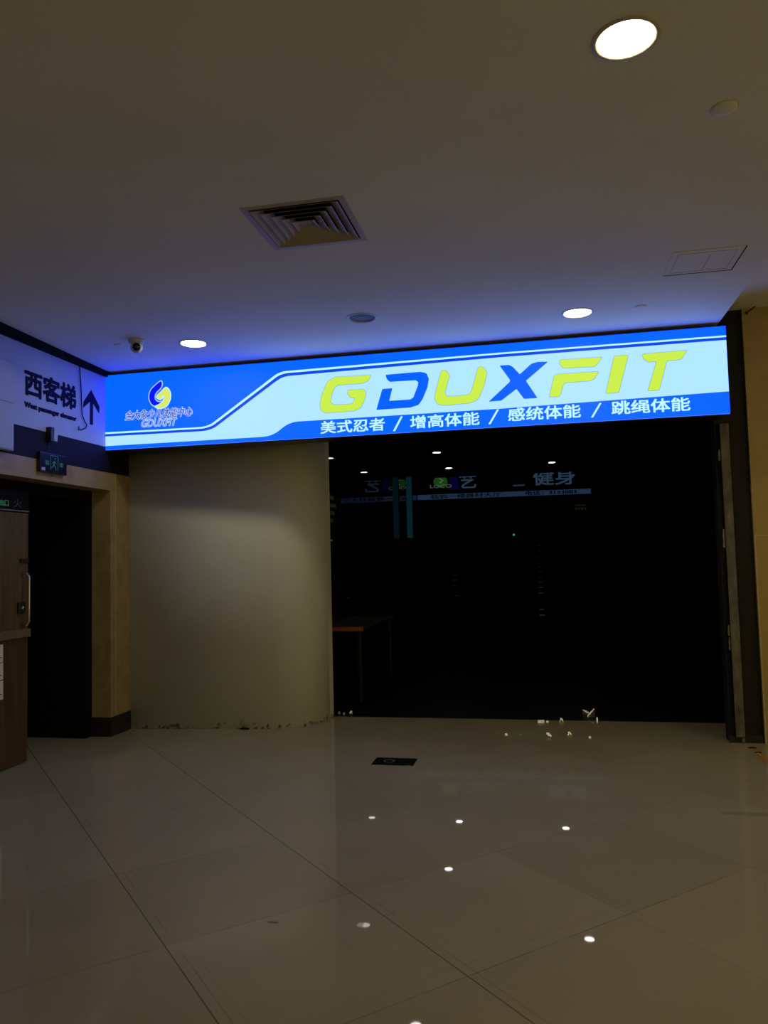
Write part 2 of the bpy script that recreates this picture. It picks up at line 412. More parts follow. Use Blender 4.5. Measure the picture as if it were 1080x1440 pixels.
p = at(192, 478, 2, HC)
cam_t = thing('dome_camera', p, 'white dome security camera with dark eye hanging from the ceiling left of the lit downlight', 'security camera')
smooth(link('base', ring(bmesh.new(), [(0, 0), (.062, 0), (.062, -.012), (.056, -.028), (.044, -.034)]), m_trim, cam_t))
to = (Vector((0, 0, E))-p); to.z = -1.1
rot = to.to_track_quat('Z', 'Y').to_matrix()
sp = [(.047*math.cos(a), .047*math.sin(a)) for a in [math.radians(x) for x in range(-90, 51, 10)]]
smooth(link('housing', ring(bmesh.new(), [(0, -.047)]+[(max(r, 1e-4), z) for r, z in sp][1:], mtx=rot, loc=(0, 0, -.058)), m_trim, cam_t))
sp2 = [(.042*math.cos(math.radians(x)), .042*math.sin(math.radians(x))) for x in range(30, 90, 10)]+[(0, .042)]
o = link('dome_window', ring(bmesh.new(), [(.034, .033)]+[(a_*.8, b_+.004) for a_, b_ in sp2], mtx=rot, loc=(0, 0, -.058)), m_smoked, cam_t); smooth(o)
l = link('lens', ring(bmesh.new(), [(.012, .048), (.010, .051), (0, .052)], 20, mtx=rot, loc=(0, 0, -.058)), m_blackplastic, o)

# square four-way diffuser
v = thing('air_vent', (VX, VY, HC), 'square louvred air diffuser in the middle of the ceiling, dusty tan blades', 'air vent')
bm = bmesh.new()
prof = [(VH+.020, 0.), (VH+.019, -.0015), (VH-.012, -.003), (VH-.018, .004)]
def sq_ring(bm, prof):
    rows = [[bm.verts.new((sx*h, sy*h, z)) for sx, sy in ((-1, -1), (1, -1), (1, 1), (-1, 1))] for h, z in prof]
    for a, b in zip(rows, rows[1:]):
        for i in range(4): bm.faces.new((a[i], a[(i+1) % 4], b[(i+1) % 4], b[i]))
sq_ring(bm, prof); link('frame', bm, m_trimd, v)
for k in range(5):
    h = VH-.020-k*.042
    bm = bmesh.new(); sq_ring(bm, [(h, -.006), (h-.050, .0225), (h-.0505, .0215), (h-.001, -.0068), (h, -.006)])
    if k == 4: pass
    link('louvre_blade', bm, m_trimd, v)
bm = bmesh.new(); box(bm, -.03, .03, -.03, .03, .006, .010); link('centre_plate', bm, m_trimd, v)
bm = bmesh.new(); box(bm, -VH, VH, -VH, VH, .2, .21)
for s in (-1, 1): box(bm, s*VH-.003, s*VH+.003, -VH, VH, .012, .2); box(bm, -VH, VH, s*VH-.003, s*VH+.003, .012, .2)
link('duct_box', bm, m_black, v)

# access hatch flush with the ceiling: the gap shows at two sides
p1, p2, p3 = at(933, 387, 2, HC), at(1028, 378, 2, HC), at(1050, 345, 2, HC)
hx0, hx1, hy1, hy0 = p1.x, p2.x, p1.y, p3.y
h = thing('ceiling_hatch', ((hx0+hx1)/2, (hy0+hy1)/2, HC), 'flush white access hatch in the ceiling near its right edge, open gap on two sides', 'hatch')
w, d = (hx1-hx0)/2, (hy1-hy0)/2
bm = bmesh.new(); box(bm, -w, w, -d, d, -.004, 0); link('hatch_panel', bm, m_ceil, h)
bm = bmesh.new(); box(bm, -w, w+.008, d, d+.010, -.0045, -.0002); box(bm, w, w+.007, -d, d, -.0045, -.0002); link('gap', bm, m_black, h)
bm = bmesh.new()
for q in (.82, ): 
    box(bm, -w*q, w*q, d*q-.002, d*q, -.0052, -.004); box(bm, -w*q, w*q, -d*q, -d*q+.002, -.0052, -.004)
    box(bm, -w*q, -w*q+.002, -d*q, d*q, -.0052, -.004); box(bm, w*q-.002, w*q, -d*q, d*q, -.0052, -.004)
box(bm, w*.1, w*.1+.003, -d*.6, d*.7, -.0052, -.004)
link('groove', bm, mat('groove_shade', (.33, .31, .28), .9), h)

# little rod at the foot of the upper ceiling
a, b = at(1050, 440, 1, YT-.03), at(1065, 428.5, 1, YT-.03)
rod = thing('bracket_rod', a, 'short dark slanting rod at the top of the tan wall on the right', 'bracket')
link('arm', tube(bmesh.new(), [(0, 0, 0), b-a], .006, 8), m_blackplastic, rod)
bm = bmesh.new(); bmesh.ops.create_uvsphere(bm, u_segments=12, v_segments=8, radius=.013); smooth(link('knob', bm, m_blackplastic, rod))
bm = bmesh.new(); c = b-a; box(bm, c.x-.015, c.x+.015, c.y-.01, .031, c.z-.012, c.z+.012); link('wall_plate', bm, m_blackplastic, rod)

# ------------------------------------------------------------------ the lightbox sign
zt, z0 = 3.238, 2.558
xs0, xs1 = XL+.002, at(1023.5, 520, 1, YS).x
sign = thing('shop_sign', ((xs0+xs1)/2, YS, z0), 'long glowing blue and white lightbox sign reading GDUXFIT over the dark shopfront', 'sign')
def sloc(p): return Vector((p[0]-sign.location.x, p[1]-sign.location.y, p[2]-sign.location.z))
bm = bmesh.new(); x0_, x1_ = xs0-sign.location.x, xs1-sign.location.x
box(bm, x0_, x1_, .004, .2, -.010, zt-z0+.010, bevel=.003); link('housing', bm, m_blackplastic, sign)
bm = bmesh.new(); box(bm, x0_+.0, x1_, 0, .004, 0, zt-z0); link('light_panel', bm, m_swhite, sign)
def spx(px, py):
    p = at(px, py, 1, YS); return (min(max(p.x-sign.location.x, x0_), x1_), min(max(p.z-z0, 0), zt-z0))
def layer(name, outlines, m, y, parent=None, off=0., px=True, label=None):
    me = curve_mesh([[spx(*q) for q in o] for o in outlines], .0012, off)
    o = put_mesh(name, me, m, parent or sign, lambda c: (c.x, y, c.y) if False else (c.x, y-c.z, c.y))
    if label: o['label'] = label
    return o
def Z2(p): return (140+p[0]/3.375, 500+p[1]/3.375)
def Z3(p): return (430+p[0]/3.6, 480+p[1]/3.6)
def Z4(p): return (700+p[0]/2.842, 450+p[1]/2.842)
def ZL(p): return (160+p[0]/8.308, 520+p[1]/8.308)
def arc(a, b, c, n=6):
    return [((1-t)**2*a[0]+2*t*(1-t)*b[0]+t*t*c[0], (1-t)**2*a[1]+2*t*(1-t)*b[1]+t*t*c[1]) for t in [i/n for i in range(n+1)]]
def off_y(pts, d): return [(x, y+d) for x, y in pts]
line_top = [(147, 608.2), (277, 600.9)]+arc((280, 600.7), (291, 600), (299, 594.8))+[(381, 532)]+arc((384, 529.6), (392, 523), (403, 521.8))+[(700, 496.2), (1024, 471.3)]
line_b = off_y([(147, 608.2), (277, 600.9)]+arc((280, 600.7), (292, 600), (301, 594.8))+[(383.5, 532)]+arc((386.5, 529.6), (394, 523.4), (405, 522.2))+[(700, 496.2), (1024, 471.3)], 2.4)
line_c = off_y([(147, 608.2), (279, 600.9)]+arc((282, 600.7), (294, 600), (303, 594.8))+[(386, 532)]+arc((389.5, 529.6), (397, 524), (407, 522.8))+[(700, 496.9), (1024, 472.0)], 5.8)
bot_line = [(147, 627.5), (366, 614.6)]+arc((368, 614.4), (382, 613.6), (392, 606))+arc((396, 602.7), (406, 594.2), (418, 592.8))+[(700, 575.0), (1027, 550.2)]
top_edge = [(1024, 440), (146, 500)]
layer('blue_field', [[(146, 500)]+line_top+[(1026, 440)]], m_sblue, -.001)
layer('stripe', [line_b+line_c[::-1]], m_sblue2, -.001)
layer('blue_band', [bot_line+[(1030, 600), (146, 650)]], m_sblue, -.001)
layer('thin_stripe', [line_top+line_b[::-1]], m_sstripe, -.001)

Gp = [(332, 171), (150, 182), (110, 205), (82, 270), (72, 320), (78, 350), (100, 363), (245, 352), (280, 335), (300, 290), (305, 255), (290, 243), (212, 248), (210, 262), (225, 285), (250, 287), (240, 310), (228, 318), (145, 322), (125, 310), (130, 275), (145, 235), (160, 222), (290, 212), (315, 200)]
Dp = [(405, 170), (580, 155), (610, 162), (623, 190), (615, 235), (590, 295), (570, 322), (530, 335), (358, 347), (388, 242), (438, 238), (422, 302), (530, 295), (545, 285), (568, 225), (570, 205), (555, 197), (425, 205), (410, 190)]
Up = [(690, 145), (715, 150), (728, 175), (705, 255), (708, 272), (725, 280), (820, 272), (838, 255), (872, 135), (880, 128), (905, 135), (917, 160), (905, 215), (880, 280), (862, 300), (825, 313), (700, 324), (668, 318), (653, 295), (655, 265), (683, 160)]
Xp = [(14, 322), (75, 275), (105, 315), (158, 312), (112, 243), (200, 167), (160, 168), (135, 175), (88, 218), (60, 188), (45, 180), (8, 183), (50, 240), (48, 248), (-35, 326)]
F1 = [(247, 160), (417, 149), (395, 180), (380, 187), (260, 192), (248, 175)]
F2 = [(232, 218), (404, 206), (385, 235), (370, 243), (270, 250), (262, 258), (248, 305), (206, 308), (225, 225)]
Ip = [(465, 145), (521, 141), (483, 290), (432, 293)]
Tp = [(578, 138), (590, 135), (755, 122), (735, 155), (715, 160), (675, 162), (645, 280), (600, 283), (635, 165), (600, 168), (582, 155)]
def rnd(pts, k=1):
    """round the corners a little but keep the straight runs"""
    out = []
    n = len(pts)
    for i in range(n):
        a, b, c = Vector(pts[i-1]), Vector(pts[i]), Vector(pts[(i+1) % n])
        d1, d2 = (a-b), (c-b); r = min(5.0*k, d1.length*.45, d2.length*.45)
        p, q = b+d1.normalized()*r, b+d2.normalized()*r
        out += [tuple(p), tuple(p*.25+b*.5+q*.25), tuple(q)]
    return out
for nm, polys, Z, mt, lab in (('G', [Gp], Z3, m_syel, 'yellow-green letter G'), ('D', [Dp], Z3, m_slet, 'blue letter D'), ('U', [Up], Z3, m_syel, 'yellow-green letter U'),
                         ('X', [Xp], Z4, m_slet, 'blue letter X'), ('F', [F1, F2], Z4, m_syel, 'yellow-green letter F'), ('I', [Ip], Z4, m_syel, 'yellow-green letter I'), ('T', [Tp], Z4, m_syel, 'yellow-green letter T')):
    pp = [[Z(q) for q in rnd(o, .7 if mt is m_slet else 1.)] for o in polys]
    L = layer('letter', pp, mt, -.0034, label=lab)
    o = layer('outline', pp, m_sout if mt is m_syel else m_slet, -.0022, parent=L, off=.0036 if mt is m_syel else .001)

def sign_text(name, txt, pl, pr, hz, m, y, offset, shear=0., parent=None, space=1.):
    """pl, pr: pixel of the lower left and lower right corner; hz: height in metres"""
    me = text_mesh(txt, offset, .0012, shear, space)
    a, b = at(*pl, 1, YS), at(*pr, 1, YS)
    f = fit(me, a.x-sign.location.x, b.x-sign.location.x, 0, hz); zb_, zc_ = a.z-z0, b.z-z0; xa, xb = a.x-sign.location.x, b.x-sign.location.x
    def g(c):
        q = f(c); return (q[0], y-q[2], q[1]+zb_+(zc_-zb_)*(q[0]-xa)/(xb-xa))
    return put_mesh(name, me, m, parent or sign, g)
slog = [('美式忍者', (451, 610.3), (541.5, 605.4), .108), ('增高体能', (577, 603.2), (674.5, 597.3), .108), ('感统体能', (714.5, 592.8), (817, 587.0), .108), ('跳绳体能', (860, 583.6), (971, 577.4), .108)]
for tx, a, b, hh in slog: sign_text('slogan_lettering', tx, a, b, hh, m_sstripe, -.0026, .022)
for (a, b) in ((Z3((488, 380)), Z3((445, 455))), (Z3((975, 345)), Z3((928, 420))), (Z4((412, 332)), Z4((375, 390)))):
    layer('slash', [[(a[0]-2, a[1]), (a[0]+1, a[1]), (b[0]+2, b[1]), (b[0]-1, b[1])]], m_sstripe, -.0026)
# emblem: a blue flame curled round a yellow one
blue = [(552, 130), (565, 150), (562, 190), (540, 225), (500, 260), (480, 300), (482, 345), (505, 372), (535, 378), (560, 372), (530, 400), (470, 425), (435, 390), (415, 340), (418, 280), (440, 230), (490, 180)]
yel = [(615, 205), (645, 230), (665, 280), (660, 350), (625, 420), (570, 448), (520, 450), (480, 432), (530, 412), (570, 380), (588, 340), (590, 305), (575, 298), (572, 325), (550, 345), (520, 340), (503, 320), (515, 295), (560, 255), (590, 220)]
eb = layer('emblem', [[ZL(q) for q in chaikin(blue, 2)]], m_sdeep, -.0036); eb['label'] = 'blue flame half of the emblem'
layer('outline', [[ZL(q) for q in chaikin(blue, 2)]], m_slav, -.0022, parent=eb, off=.008)
ey = layer('emblem', [[ZL(q) for q in chaikin(yel, 2)]], mat('backlit_pale_yellow', (.015, .015, .02), .6, spec=.12, emit=(.62, .72, .12), est=S), -.0036); ey['label'] = 'yellow drop half of the emblem'
layer('outline', [[ZL(q) for q in chaikin(yel, 2)]], m_sstripe, -.0022, parent=ey, off=.007)
t1 = sign_text('club_name_lettering', '金大象少儿体能中心', (176.5, 591.5), (270, 585), .085, m_spur, -.0036, .012, shear=.25)
sign_text('outline', '金大象少儿体能中心', (175.5, 592), (271, 585.5), .093, m_slav, -.0022, .06, shear=.25, parent=t1)
t2 = sign_text('latin_lettering', 'GDUXFIT', (199.5, 600.8), (249, 598.3), .066, m_spur, -.0036, .0, shear=.3)
sign_text('outline', 'GDUXFIT', (198.8, 601.4), (249.8, 598.9), .075, m_slav, -.0022, .05, shear=.3, parent=t2)

# ------------------------------------------------------------------ left wall: wayfinding panel, band, exit sign ...
PY0, PY1 = 3.9, YS-.008
zpb = 2.588; zpt = HC-.045
wp = thing('wayfinding_sign', (XL, (PY0+PY1)/2, zpb), 'pale wall panel with dark Chinese characters, English line and an up arrow', 'sign')
bm = bmesh.new(); ly = wp.location.y
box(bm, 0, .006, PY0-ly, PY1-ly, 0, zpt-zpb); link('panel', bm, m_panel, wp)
def wall_text(txt, pl, pr, pt, m, offset, nm, parent=wp, X=XL+.0075, par=None):
    """on the left wall; pl/pr lower corners, pt any pixel at the top of the left edge"""
    me = text_mesh(txt, offset, .0012); a, b, t_ = at(*pl, 0, X), at(*pr, 0, X), at(*pt, 0, X)
    f = fit(me, a.y, b.y, 0, t_.z-a.z)
    def g(c):
        q = f(c); return (X+q[2]-parent.location.x, q[0]-parent.location.y, q[1]+a.z+(b.z-a.z)*(q[0]-a.y)/(b.y-a.y)-parent.location.z)
    return put_mesh(nm, me, m, par or parent, g)
wall_text('西客梯', (34.2, 555), (107, 578), (34.2, 516.5), m_text, .034, 'chinese_lettering')
wall_text('West passenger elevator', (34, 574.0), (107.5, 595), (34, 563.6), m_text, .055, 'english_lettering')
def wl(px, py, X=XL+.0075): q = at(px, py, 0, X); return (q.y, q.z)
arrow = [(128.3, 548.5), (140, 572), (139.5, 582), (131, 567.5), (130.7, 597.5), (126.3, 597), (126.6, 565), (117, 573.5), (117.3, 565)]
me = curve_mesh([[wl(*q) for q in arrow]], .0012)
put_mesh('arrow', me, m_text, wp, lambda c: (.0075+c.z, c.x-wp.location.y, c.y-wp.location.z))
# black strip standing in for the shadow gap above the panel
bm = bmesh.new()
ca, cb_ = at(0, 452, 2, HC), at(164, 528, 2, HC); sl = (cb_.x-ca.x)/(cb_.y-ca.y)
pr_ = [(XL-.003, 3.2), (ca.x+sl*(3.2-ca.y), 3.2), (cb_.x+sl*(YS+.18-cb_.y), YS+.18), (XL-.003, YS+.18)]
l_ = [bm.verts.new((x, y, HC-.052)) for x, y in pr_]; h_ = [bm.verts.new((x, y, HC+.004)) for x, y in pr_]
bm.faces.new(l_); bm.faces.new(h_)
for i in range(4): bm.faces.new((l_[i], l_[(i+1) % 4], h_[(i+1) % 4], h_[i]))
struct('trim_5', bm, m_black)
struct('trim_6', B(XL-.003, XL+.004, -5, at(152, 645, 0, XL).y, 2.36, zpb), m_navy)

# hanging cord
pts = [(111.3, 506.5), (112.5, 525), (114, 545), (114.5, 565), (115.5, 583), (119, 592), (122.3, 598), (120.5, 602), (115, 604.3), (110.5, 603.5), (111, 599.5)]
p0 = at(*pts[0], 0, XL+.018)
cd = bmesh.new(); tube(cd, [at(*q, 0, XL+.018)-p0 for q in pts], .0045, 8)
o = tag(link('hanging_cord', cd, m_text), 'thin dark cord with a hooked end hanging over the pale panel, left of the arrow', 'cord'); o.location = p0; smooth(o)

# box at the left edge
lp = at(20.5, 600, 0, XL+.06)
lb = thing('wall_lightbox', (XL, lp.y-.45, 2.44), 'unlit white wall box cut off by the left edge of the photo', 'lightbox')
zb0 = at(19, 634, 0, XL+.06).z; zt0 = at(5, 505, 0, XL+.06).z
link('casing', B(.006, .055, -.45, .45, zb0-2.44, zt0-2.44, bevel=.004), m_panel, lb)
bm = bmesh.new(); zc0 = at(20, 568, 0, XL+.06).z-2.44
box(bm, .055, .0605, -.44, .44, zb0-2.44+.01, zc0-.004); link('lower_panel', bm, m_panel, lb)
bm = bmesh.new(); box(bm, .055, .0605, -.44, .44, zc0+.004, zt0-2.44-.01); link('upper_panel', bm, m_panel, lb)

# emergency exit sign
X1 = XL+.035
e = [at(58, 636, 0, X1), at(94.5, 641.5, 0, X1), at(94, 667, 0, X1), at(57, 662.5, 0, X1)]
ey0, ey1 = (e[0].y+e[3].y)/2, (e[1].y+e[2].y)/2; ez1, ez0 = (e[0].z+e[1].z)/2, (e[2].z+e[3].z)/2
ex = thing('exit_sign', (XL, (ey0+ey1)/2, ez0), 'small black emergency exit box with a dim green running man, above the left doorway', 'exit sign')
hw, hh = (ey1-ey0)/2, ez1-ez0
link('housing', B(0, .033, -hw-.004, hw, -.006, hh+.002, bevel=.003), m_blackplastic, ex)
m_egreen = mat('dim_green_glow', (.05, .2, .15), .4, emit=(.10, .42, .32), est=.12)
m_eface = mat('exit_face', (.004, .005, .005), .4, spec=.2)
link('face', B(.033, .035, -hw+.006, hw-.006, .004, hh-.006), m_eface, ex)
def ef(u, w): return (-hw+u*2*hw, w*hh)
fr = bmesh.new()
def bar(bm, a, b, t):
    a, b = Vector((0, *a)), Vector((0, *b)); d = (b-a).normalized(); n = Vector((0, -d.z, d.y))*t
    v1 = [bm.verts.new(q+Vector((.0352, 0, 0))) for q in (a-n, b-n, b+n, a+n)]; v2 = [bm.verts.new(q+Vector((.0362, 0, 0))) for q in (a-n, b-n, b+n, a+n)]
    bm.faces.new(v1[::-1]); bm.faces.new(v2)
    for i in range(4): bm.faces.new((v1[i], v1[(i+1) % 4], v2[(i+1) % 4], v2[i]))
for a, b in (((.36, .12), (.36, .9)), ((.36, .9), (.64, .9)), ((.64, .9), (.64, .12))): bar(fr, ef(*a), ef(*b), .0018)
for a, b, w_ in (((.5, .62), (.48, .42), .005), ((.48, .42), (.56, .28), .0035), ((.56, .28), (.56, .14), .003), ((.48, .42), (.43, .28), .0035), ((.43, .28), (.37, .26), .003), ((.5, .6), (.57, .5), .0025), ((.5, .6), (.43, .5), .0025), ((.53, .72), (.53, .78), .006)): bar(fr, ef(*a), ef(*b), w_)
link('pictogram', fr, m_egreen, ex)
tx = bmesh.new()
for u0 in (.16, .70):
    for w_ in (.40, .48, .56): bar(tx, ef(u0, w_), ef(u0+.14, w_), .0022)
    bar(tx, ef(u0+.04, .36), ef(u0+.04, .6), .002); bar(tx, ef(u0+.1, .36), ef(u0+.1, .6), .002)
link('lettering', tx, m_egreen, ex)
link('sticker', B(.035, .0358, -hw+.008, -hw+.052, .006, .03), m_panel, ex)
link('cable_stub', tube(bmesh.new(), [(.015, 0, -.004), (.015, 0, -.03)], .003, 8), m_blackplastic, ex)

# bracket with white sensor above it
q = at(78, 612, 0, XL+.05)
sn = thing('alarm_sensor', (XL, q.y, q.z), 'small white tilted sensor on a dark bracket, above the exit box', 'sensor')
link('bracket', B(.0, .05, -.055, -.012, -.055, .06, bevel=.003), m_blackplastic, sn)
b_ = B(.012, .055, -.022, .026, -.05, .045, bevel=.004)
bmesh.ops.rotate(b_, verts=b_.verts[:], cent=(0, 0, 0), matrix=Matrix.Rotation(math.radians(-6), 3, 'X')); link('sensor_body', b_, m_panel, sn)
link('lead', tube(bmesh.new(), [(.012, -.02, -.05), (.010, -.035, -.1), (.010, -.03, -.15)], .003, 8), m_blackplastic, sn)

# ------------------------------------------------------------------ the door leaf
XD = at(38, 1071, 2, 0).x; YD1 = at(38, 1071, 2, 0).y; YD0 = YD1-.9
dz = at(37, 722, 0, XD).z
dr = thing('double_door_leaf', (XD-.02, YD0, 0), 'brown wood-grain door leaf with a push bar, closed at the left edge of the photo', 'door')
zr0, zr1 = at(20, 898, 0, XD).z, at(20, 886, 0, XD).z
link('upper_panel', B(-.045, .02, 0, .9, zr1, dz), m_wood, dr)
link('lower_panel', B(-.045, .02, 0, .9, .01, zr0), m_wood2, dr)
link('middle_rail', B(-.045, .05, 0, .9, zr0, zr1, bevel=.004), mat('worn_rail', (.16, .11, .06), .4), dr)
hy = YD1-YD0
hz0, hz1 = at(40, 880, 0, XD+.06).z, at(40, 806, 0, XD+.06).z
hb = bmesh.new(); X2 = .075
yh = at(41, 840, 0, XD+.055).y-YD0
cpts = [(.02, yh-.02, hz0+.02)]+[(X2*.75, yh-.005, hz0), (X2, yh, hz0+.03), (X2, yh, hz1-.03), (X2*.75, yh-.005, hz1), (.02, yh-.02, hz1-.01)]
smooth(link('handle', tube(hb, cpts, .009, 12), m_steel, dr))
link('latch', B(.02, .032, hy-.10, hy-.004, at(33, 788, 0, XD).z-.02, at(33, 788, 0, XD).z+.012, bevel=.003), m_blackplastic, dr)
lk = link('lock', B(.02, .04, hy-.13, hy-.05, at(30, 855, 0, XD).z-.04, at(30, 855, 0, XD).z+.045, bevel=.004), m_blackplastic, dr)
smooth(link('lock_cylinder', ring(bmesh.new(), [(.014, 0), (.014, .012), (0, .012)], 16, mtx=Matrix.Rotation(math.pi/2, 3, 'Y'), loc=(.04, hy-.09, at(30, 855, 0, XD).z)), m_steel, lk))
# transom box with green marks
tr = thing('transom_sign', (XD-.02, YD1-.9, dz+.01), 'dark board with dim green characters above the wooden door leaf', 'sign')
tz = at(20, 690, 0, XD).z-dz-.01
link('board', B(-.03, .022, 0, .905, 0, tz, bevel=.002), m_eface, tr)
link('edge_strip', B(.022, .026, 0, .905, 0, .010), m_grey, tr)
def wt2(txt, pl, pr, pt, m):
    X = XD+.004
    return wall_text(txt, pl, pr, pt, m, .01, 'lettering', parent=tr, X=X)
m_dimg = mat('faint_green_glow', (.03, .12, .06), .4, emit=(.03, .16, .08), est=.5)
wt2('出', (0, 710.5), (5.5, 711.2), (0, 702), m_dimg); wt2('口', (6.5, 711.3), (12, 712), (6.5, 703), m_dimg); wt2('火', (19, 713), (31, 714.5), (19, 700.5), mat('faint_grey_mark', (.06, .07, .065), .5))
struct('trim_7', B(XL-.25, XD-.02, YD1-3, YJ, dz+tz, 2.36), m_black)

# notices on the door
G4 = 'paper notices on the door leaf'
for (ya, yb_, lab) in ((906, 931, 'topmost of three white paper notices on the lower door leaf, at the left edge'), (932, 955.5, 'middle one of three white paper notices on the lower door leaf, at the left edge'), (957, 983, 'lowest of three white paper notices on the lower door leaf, at the left edge')):
    X = XD+.0015; a, b = at(4.3, ya, 0, X), at(4.3, yb_, 0, X)
    n_ = thing('paper_notice', (X, a.y-.15, b.z), lab, 'notice', G4)
    link('sheet', B(0, .0012, -.15, .15, 0, a.z-b.z), m_paper, n_)
    k = bmesh.new(); hgt = a.z-b.z
    for i in range(3): box(k, .0012, .0018, .05, .135-.02*i, hgt*(.25+.22*i), hgt*(.25+.22*i)+.006)
    link('print', k, m_ink, n_)

# ------------------------------------------------------------------ right pier: guide rail
gx0, gx1 = at(1034, 1022, 1, YP-.03).x, at(1048, 1028, 1, YP-.03).x
gz = at(1040, 1036, 1, YP).z
gr = thing('shutter_guide_rail', ((gx0+gx1)/2, YP-.012, max(gz, .05)), 'worn grey metal guide rail running up the dark pier right of the shopfront', 'guide rail')
gw = (gx1-gx0)/2; top = 2.54-gr.location.z
bm = bmesh.new(); box(bm, -gw, gw, -.02, .012, 0, top); link('channel', bm, m_grey, gr)
bm = bmesh.new(); box(bm, -gw-.004, -gw, -.03, .012, 0, top); box(bm, gw, gw+.003, -.024, .012, 0, top); link('lip', bm, m_black, gr)
m_patch = mat('pale_putty', (.26, .26, .24), .8, noise=.4, nscale=40)
for py, hh_ in ((640, .10), (752, .10), (765, .06), (886, .09), (905, .11)):
    q = at(1010+(py-640)*.056, py, 1, YP-.03); c0 = q.x-gr.location.x
    z_ = q.z-gr.location.z
    pts = chaikin([(c0-.002, z_-hh_/2), (c0+.018, z_-hh_/2*.9), (c0+.022, z_+hh_*.1), (c0+.014, z_+hh_/2), (c0, z_+hh_/2*.8)], 1)
    me = curve_mesh([[tuple(v_) for v_ in pts]], .002); put_mesh('putty_patch', me, m_patch, gr, lambda c: (c.x, -.0215+c.z, c.y))
lt = link('lower_bracket', B(gw*.2, gw*.9, -.022, .01, -.07, -.01, bevel=.003), m_grey, gr)

# ------------------------------------------------------------------ floor pieces
a, b, c, d = at(523, 1075, 2, 0), at(582, 1077, 2, 0), at(586, 1067, 2, 0), at(529, 1066, 2, 0)
fx, fy = (a.x+b.x+c.x+d.x)/4, (a.y+b.y+c.y+d.y)/4; fw, fd = (b.x-a.x)/2, (c.y-b.y)/2
fb = thing('floor_socket_box', (fx, fy, 0), 'black rectangular cover plate set in the floor in front of the shop', 'floor box')
link('frame', B(-fw, fw, -fd, fd, 0, .003, bevel=.001), m_black, fb)
link('lid', B(-fw+.012, fw-.012, -fd+.012, fd-.012, .003, .0045), m_black, fb)
smooth(link('recess_ring', ring(bmesh.new(), [(.030, .0046), (.034, .0055), (.040, .0055), (.043, .0046)], 24, loc=(-.04, 0, 0)), m_grey, fb))
link('corner_tab', B(fw-.045, fw-.012, -fd-.012, -fd+.004, 0, .005), m_steel, fb)

m_foil = mat('crumpled_foil', (.7, .68, .6), .42, metal=1.)
# bright scraps that lie tilted on the tiles and catch the lamps
L0 = lamps_on[1][1]
def scrap(px, py, sx, sy, ang, lab, target, grp='shiny scraps on the shop threshold', pts=None, tone=1.):
    p = at(px, py, 2, 0)
    to_cam = (Vector((0, 0, E))-p).normalized(); to_l = (target-p).normalized(); n = (to_cam+to_l).normalized()
    bm = bmesh.new(); shape = pts or [(-1, -.6), (-.2, -1), (1, -.5), (.9, .6), (0, 1), (-.9, .5)]
    lo = []; hi = []
    ca, sa = math.cos(ang), math.sin(ang)
    for u, w_ in shape:
        x, y = u*sx*.85, w_*sy*.7; x, y = x*ca-y*sa, x*sa+y*ca
        z = -(n.x*x+n.y*y)/n.z
        lo.append((x, y, z)); 
    zm = min(q[2] for q in lo)
    top_ = [bm.verts.new((x, y, z-zm+.0035)) for x, y, z in lo]; bot = [bm.verts.new((x, y, .0005)) for x, y, z in lo]
    bm.faces.new(top_); bm.faces.new(bot[::-1])
    k = len(lo)
    for i in range(k): bm.faces.new((bot[i], bot[(i+1) % k], top_[(i+1) % k], top_[i]))
    o = tag(link('foil_scrap', bm, m_foil), lab, 'scrap', grp); o.location = p
    return o
T0 = L0
chev = [(-1, -.5), (-.55, -.55), (0, .1), (.6, -.5), (1, -.4), (.25, .5), (-.3, .45)]
scrap(761, 1016.8, .034, .012, .1, 'bright straight scrap lying on the dark threshold, longest of the pale pieces', T0, pts=[(-1, -1), (1, -1), (1, 1), (-1, 1)])
scrap(770, 1016.8, .012, .010, 0, 'tiny scrap just right of the bright straight one on the threshold', T0)
scrap(789.5, 1015.5, .022, .035, .1, 'bent pale scrap on the threshold, between the straight strip and the thin slivers', T0, pts=chev)
scrap(772, 1036.5, .026, .014, -.5, 'small pale scrap on the floor in front of the straight bright strip', T0)
scrap(800.5, 1034.5, .022, .030, .2, 'small hooked pale scrap on the floor in front of the bent one', T0, pts=chev)
scrap(712, 1034.5, .014, .010, .2, 'tiny pale scrap alone on the floor, left of the other bright pieces', T0)
scrap(825, 1004.6, .045, .008, -.35, 'upper of the two thin bright slivers on the dark threshold', T0)
scrap(831, 1008.2, .05, .009, .55, 'lower of the two thin bright slivers on the dark threshold', T0)
scrap(840, 1017, .009, .028, 0, 'narrow upright-looking scrap right of the two thin slivers', T0)
scrap(829.5, 1038.5, .012, .010, 0, 'tiny pale scrap on the floor below the narrow one', T0)
for px, py, s in ((477, 1004, .014), (483.5, 1005, .012), (493.5, 1003.5, .016)):
    scrap(px, py, s, s*.8, .3, {477: 'tiny glinting crumb nearest the rounded wall end, on the dark floor', 483.5: 'tiny glinting crumb in the middle of the three by the rounded wall', 493.5: 'tiny glinting crumb farthest from the rounded wall end'}[px], lamps_on[0][1], 'glinting crumbs beside the rounded wall')
